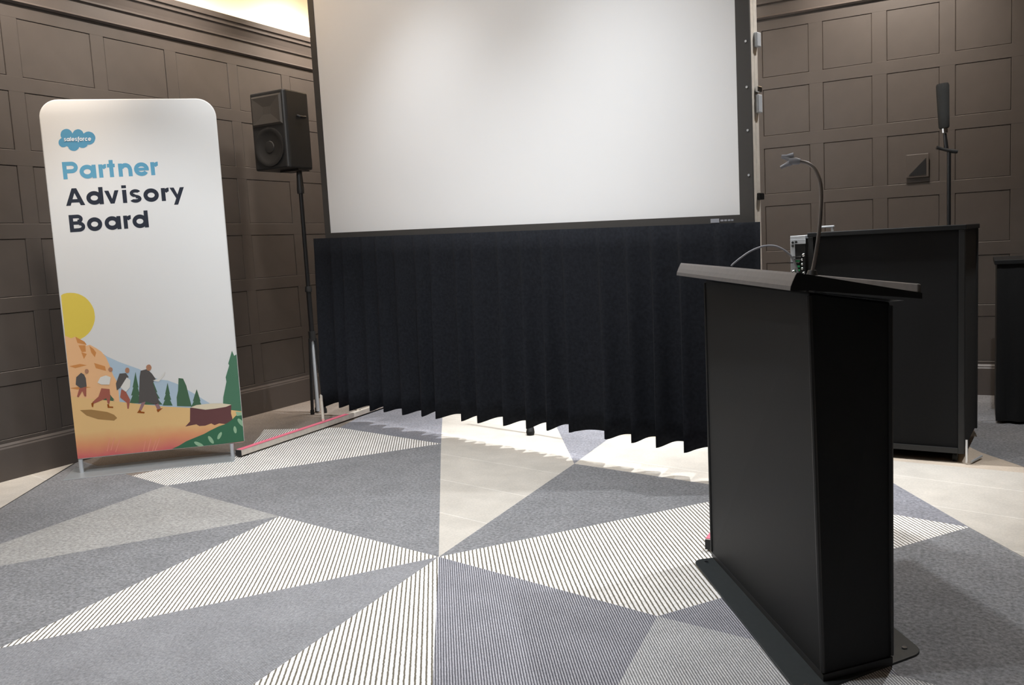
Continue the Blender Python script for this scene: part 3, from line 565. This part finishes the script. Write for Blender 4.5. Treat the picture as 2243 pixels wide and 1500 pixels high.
# base plate: rounded corners
def rounded(poly, r, n=6):
    out = []; N = len(poly)
    for i in range(N):
        p, a, b = Vector(poly[i]), Vector(poly[i - 1]), Vector(poly[(i + 1) % N])
        da, db = (a - p).normalized(), (b - p).normalized()
        s, e = p + da * r, p + db * r
        for k in range(n + 1):
            t = k / n; out.append((s * (1 - t) ** 2 + p * 2 * t * (1 - t) + e * t * t))
    return out
pl = [(-0.432, 2.362, 0.0), (-0.142, 2.771, 0.0), (-0.66, 3.55, 0.0), (-1.013, 3.27, 0.0)]
MB().prism(rounded(pl, 0.045), (0, 0, 0.008)).build('floor_plate', M['plate'], lec, bevel=0.002)
bot = [Vector((-0.392, 2.476, 0.0085)), Vector((-0.225, 2.660, 0.0085)), Vector((-0.745, 3.48, 0.0085)), Vector((-0.95, 3.33, 0.0085))]
top = [Vector((-0.412, 2.470, 1.135)), Vector((-0.222, 2.656, 1.09)), Vector((-0.742, 3.49, 1.09)), Vector((-0.946, 3.331, 1.135))]
b = MB(); b.add(bot + top, [(3, 2, 1, 0), (4, 5, 6, 7), (0, 1, 5, 4), (1, 2, 6, 5), (2, 3, 7, 6), (3, 0, 4, 7)])
b.build('body', M['black'], lec, bevel=0.006)
# plinth strip around the foot of the body, and corner trims
c0 = sum(bot, Vector()) / 4
b = MB()
lo_ = [c0 + (p - c0) * 1.012 for p in bot]; hi2 = [c0 + (p - c0) * 1.012 + Vector((0, 0, 0.02)) for p in bot]
b.add(lo_ + hi2, [(3, 2, 1, 0), (4, 5, 6, 7), (0, 1, 5, 4), (1, 2, 6, 5), (2, 3, 7, 6), (3, 0, 4, 7)])
b.build('plinth', M['blackp'], lec)
for i in range(4):
    MB().tube([bot[i] + Vector((0, 0, 0.025)), top[i] - Vector((0, 0, 0.01))], 0.007, 8).build('corner_trim', M['blackp'], lec, smooth=True)
for p in ((-0.197, 2.772), (-0.43, 2.43), (-0.955, 3.26)):
    MB().tube([(p[0], p[1], 0.008), (p[0], p[1], 0.012)], 0.008, 12).build('bolt', M['chrome'], lec)
# slanted top: sheet with a rolled lip on the audience side
nA, fA = Vector((-0.438, 2.436, 1.192)), Vector((-1.042, 3.333, 1.206)); nS, fS = Vector((-0.14, 2.63, 1.116)), Vector((-0.744, 3.527, 1.13))
prof_ = []
down = Vector((0, 0, -1)); out_ = (nA - nS); out_.z = 0; out_.normalize()
def section(A_, S_):
    pts = [S_, A_]
    pts += [A_ + out_ * a + down * d for a, d in ((0.004, 0.006), (0.012, 0.022), (0.018, 0.036), (0.020, 0.048))]
    pts += [A_ + out_ * 0.010 + down * 0.050, A_ - out_ * 0.03 + down * 0.050, S_ + down * 0.016]
    return pts
sa, sb = section(nA, nS), section(fA, fS); n = len(sa); b = MB()
b.add(sa + sb, [tuple(range(n)), tuple(range(2 * n - 1, n - 1, -1))] + [(i, (i + 1) % n, n + (i + 1) % n, n + i) for i in range(n)])
b.build('top_board', M['charcoal'], lec)
for S0, E0, k in ((sa, nA, -1), (sb, fA, 1)):
    MB().prism([p + u_ * 0.0005 * k for p in S0], u_ * 0.003 * k).build('end_cap', M['black'], lec)
# paper ledge along the speaker's edge
lw = (nA - nS); lw.normalize()
MB().prism([nS, nS + lw * 0.012, nS + lw * 0.012 + Vector((0, 0, 0.024)), nS + Vector((0, 0, 0.024))], (fS - nS)).build('paper_ledge', M['charcoal'], lec, bevel=0.003)
# black end fillet under the near end of the top
MB().prism([nA - out_ * 0.01 + down * 0.051, nS + down * 0.018 + out_ * 0.05, top[1] + Vector((0, 0, 0.001)), top[0] + Vector((0, 0, 0.001))], (fA - nA) * 0.02).build('end_fillet', M['black'], lec)

# gooseneck microphone arm on the lectern
gn = thing('gooseneck_arm', (-0.432, 2.652, 1.17), 'grey bent gooseneck with an empty microphone clip on the lectern top', 'microphone arm')
gp = [(-0.432, 2.652, 1.1865), (-0.423, 2.652, 1.23), (-0.410, 2.650, 1.31), (-0.404, 2.649, 1.388), (-0.4045, 2.649, 1.430), (-0.410, 2.650, 1.457), (-0.421, 2.652, 1.481), (-0.433, 2.654, 1.494), (-0.447, 2.656, 1.502), (-0.462, 2.655, 1.507)]
def smooth_path(p, n=6):
    p = [Vector(q) for q in p]; out = []
    for i in range(len(p) - 1):
        a, b_, c, d = p[max(i - 1, 0)], p[i], p[i + 1], p[min(i + 2, len(p) - 1)]
        for k in range(n):
            t = k / n
            out.append(0.5 * ((2 * b_) + (-a + c) * t + (2 * a - 5 * b_ + 4 * c - d) * t * t + (-a + 3 * b_ - 3 * c + d) * t ** 3))
    return out + [p[-1]]
MB().tube(smooth_path(gp), 0.0052, 12).build('neck', M['gneck'], gn, smooth=True)
MB().tube([(-0.4332, 2.652, 1.1735), (-0.4325, 2.652, 1.188)], [0.018, 0.012], 14).build('flange', M['blackp'], gn, smooth=True)
MB().tube([(-0.462, 2.655, 1.507), (-0.474, 2.654, 1.509), (-0.492, 2.653, 1.510)], [0.0075, 0.0105, 0.010], 12).build('clip_socket', M['label'], gn, smooth=True)
MB().tube([(-0.49, 2.653, 1.506), (-0.503, 2.652, 1.500), (-0.517, 2.651, 1.494)], [0.009, 0.006, 0.005], 10).build('lower_jaw', M['label'], gn, smooth=True)
MB().tube([(-0.49, 2.653, 1.513), (-0.500, 2.652, 1.520), (-0.514, 2.651, 1.526)], [0.007, 0.006, 0.005], 10).build('upper_jaw', M['label'], gn, smooth=True)
MB().tube([(-0.514, 2.651, 1.527), (-0.50, 2.652, 1.5255), (-0.480, 2.654, 1.5275)], [0.004, 0.0045, 0.007], 10).build('clip_lever', M['label'], gn, smooth=True)
cab = MB().tube(smooth_path([(-0.730, 2.890, 1.2015), (-0.724, 2.889, 1.208), (-0.704, 2.894, 1.224), (-0.675, 2.901, 1.244), (-0.646, 2.908, 1.257), (-0.617, 2.915, 1.263), (-0.585, 2.92, 1.258), (-0.55, 2.93, 1.232), (-0.53, 2.94, 1.19), (-0.525, 2.945, 1.160)]), 0.0035, 8).build('microphone_cable', M['label'], None, smooth=True)
props(cab, 'thin grey cable looping up behind the lectern top', 'cable')

# ------------------------------------------------------------ black equipment cart behind the lectern
ca = math.radians(-5.0); CX = Vector((math.cos(ca), math.sin(ca), 0)); CY = Vector((-math.sin(ca), math.cos(ca), 0)); CO = Vector((-0.066, 5.165, 0))
cart = thing('equipment_cart', CO - CX * 0.4 + CY * 0.35, 'large black equipment case on casters behind the lectern', 'case')
def cbox(lo, hi, name, m_, par=None, bevel=0.0):
    return MB().box(lo, hi, CX, CY, (0, 0, 1), CO).build(name, M[m_], par or cart, bevel=bevel)
cbox((-0.80, 0.012, 0.06), (-0.012, 0.70, 1.27), 'body', 'cloth')
cbox((-0.815, -0.006, 1.2705), (0.006, 0.715, 1.297), 'lid', 'black', bevel=0.004)
for (a, c) in ((-0.03, -0.004), (-0.812, -0.004), (-0.03, 0.69), (-0.812, 0.69)):
    cbox((a, c, 0.055), (a + 0.03, c + 0.018, 1.27), 'corner_post', 'blackp', bevel=0.003)
cbox((-0.78, -0.002, 0.056), (-0.031, 0.010, 0.085), 'lower_rail', 'blackp')
h = cbox((-0.78, 0.10, 1.32), (-0.69, 0.12, 1.332), 'handle', 'alu2', bevel=0.003)
for a in (-0.775, -0.707):
    cbox((a, 0.104, 1.2975), (a + 0.012, 0.116, 1.3195), 'handle_post', 'alu2', h)
for (a, c) in ((-0.05, 0.05), (-0.76, 0.05), (-0.05, 0.64), (-0.76, 0.64)):
    wc = CO + CX * a + CY * c + Vector((0, 0, 0.027))
    ws = MB().tube([wc - CX * 0.011, wc + CX * 0.011], 0.027, 16).build('caster_wheel', M['rubber'], cart, smooth=True)
    MB().box((-0.016, -0.012, 0.028), (0.016, 0.012, 0.0315), CX, CY, (0, 0, 1), wc).build('caster_fork', M['chrome'], ws)
pz = CO + CX * 0.012 + CY * -0.012
MB().tube([pz + Vector((0, 0, 0.012)), pz + Vector((0, 0, 0.14))], 0.007, 10).build('brake_rod', M['chrome'], cart, smooth=True)
MB().tube([pz + CX * 0.02 + CY * 0.02 + Vector((0, 0, 0.012)), pz + CX * 0.06 + CY * 0.16 + Vector((0, 0, 0.018))], 0.006, 8).build('brake_pedal', M['alu2'], cart, smooth=True)
# upright road case lid with silver hardware leaning next to the cart
lidO = Vector((-0.972, 5.22, 0))
rl_ = thing('road_case_lid', lidO + Vector((0.04, 0.25, 0)), 'narrow black road case with silver corners and ball studs beside the cart', 'case')
def lbox(lo, hi, name, m_, par=None, bevel=0.0):
    return MB().box(lo, hi, (1, 0, 0), (0, 1, 0), (0, 0, 1), lidO).build(name, M[m_], par or rl_, bevel=bevel)
lbox((0.004, 0.006, 0.0), (0.08, 0.5, 1.262), 'panel', 'blackp')
lbox((0.0, 0.0, 1.263), (0.086, 0.506, 1.283), 'top_extrusion', 'alu2', bevel=0.002)
lbox((0.0, -0.001, 0.86), (0.026, 0.0055, 1.2625), 'edge_extrusion', 'alu2', bevel=0.001)
lbox((0.0265, -0.001, 1.235), (0.086, 0.0055, 1.2625), 'corner_plate', 'alu2', bevel=0.001)
for (x, z) in ((0.014, 1.245), (0.034, 1.247), (0.014, 1.225)):
    MB().tube([lidO + Vector((x, -0.001, z)), lidO + Vector((x, -0.005, z))], 0.007, 10).build('rivet', M['blackp'], rl_)
for (x, z, r) in ((0.074, 1.17, 0.011), (0.066, 1.143, 0.008), (0.066, 1.118, 0.008), (0.066, 1.092, 0.008), (0.074, 1.065, 0.010), (0.016, 1.075, 0.012), (0.026, 1.12, 0.007)):
    MB().ball(lidO + Vector((x, -0.004, z)), r).build('ball_stud', M['chrome'], rl_, smooth=True)
for z, a, c in ((1.162, 0.012, 0.06), (1.145, 0.02, 0.058), (1.128, -0.008, 0.05)):
    lbox((a, -0.008, z - 0.003), (c, -0.0015, z + 0.003), 'latch_bar', 'chrome')
for z in (1.137, 1.105, 1.083):
    lbox((0.030, -0.004, z - 0.006), (0.052, -0.0005, z + 0.006), 'green_mark', 'green')  # raised green marks that draw colour fringing on the hardware

# ------------------------------------------------------------ foam covered microphone on a stand behind the cart
ms = thing('microphone_stand', (-0.18, 6.2, 0), 'thin black microphone stand with T clutch behind the equipment cart', 'stand')
MB().tube([(-0.172, 6.2, 0.02), (-0.172, 6.2, 1.77)], 0.012, 10).build('pole', M['blackm'], ms, smooth=True)
MB().tube([(-0.24, 6.17, 1.79), (-0.205, 6.185, 1.775), (-0.15, 6.2, 1.76), (-0.125, 6.21, 1.755)], [0.012, 0.009, 0.014, 0.012], 10).build('clutch', M['blackp'], ms, smooth=True)
MB().tube([(-0.186, 6.2, 1.768), (-0.196, 6.2, 1.875)], [0.014, 0.010], 10).build('adapter', M['blackm'], ms, smooth=True)
MB().tube([(-0.172, 6.2, 0.0), (-0.172, 6.2, 0.018)], 0.12, 24).build('round_base', M['blackm'], ms, smooth=True)
mic = thing('microphone', (-0.199, 6.2, 1.88), 'black foam covered microphone pointing up above the equipment cart', 'microphone')
MB().tube([(-0.197, 6.2, 1.878), (-0.199, 6.2, 1.905)], 0.02, 12).build('chrome_ring', M['chrome'], mic, smooth=True)
MB().tube([(-0.199, 6.2, 1.906), (-0.2, 6.2, 1.915), (-0.203, 6.2, 2.0), (-0.207, 6.2, 2.12), (-0.2085, 6.2, 2.17), (-0.2095, 6.2, 2.183)], [0.026, 0.031, 0.034, 0.037, 0.038, 0.034], 18).build('foam_cover', M['foam'], mic, smooth=True)

# ------------------------------------------------------------ cloth covered table at the far right, and a wall box
tb = thing('side_table', (0.5, 6.6, 0), 'low black cloth-covered table in the dark right corner', 'table')
b = MB(); N = 60
for z, k in ((1.03, 0.0), (0.7, 0.5), (0.02, 1.0)):
    for i in range(N + 1):
        x = 0.10 + 0.85 * i / N; b.v.append((x, 6.30 - 0.012 * k * (1 + math.sin(i * 0.9)), z))
for r in range(2):
    for i in range(N): q = r * (N + 1) + i; b.f.append((q, q + 1, q + N + 2, q + N + 1))
b.build('front_drape', M['cloth'], tb, smooth=True)
MB().box((0.10, 6.305, 0.02), (0.95, 6.9, 1.03)).build('side_drape', M['cloth'], tb)
MB().box((0.085, 6.285, 1.0305), (0.965, 6.915, 1.06)).build('table_top', M['black'], tb, bevel=0.004)
wbx = thing('wall_box', (-0.418, 7.34, 1.755), 'small square wall plate with a dark triangular lower half', 'wall plate')
yb = 7.333
MB().box((-0.497, yb - 0.012, 1.67), (-0.339, yb, 1.845)).build('plate', M['wall'], wbx, bevel=0.003)
MB().prism([(-0.478, yb - 0.0125, 1.688), (-0.357, yb - 0.0125, 1.688), (-0.357, yb - 0.0125, 1.812)], (0, -0.004, 0)).build('dark_triangle', M['blackm'], wbx)  # dark triangle raised over the plate's lower right half
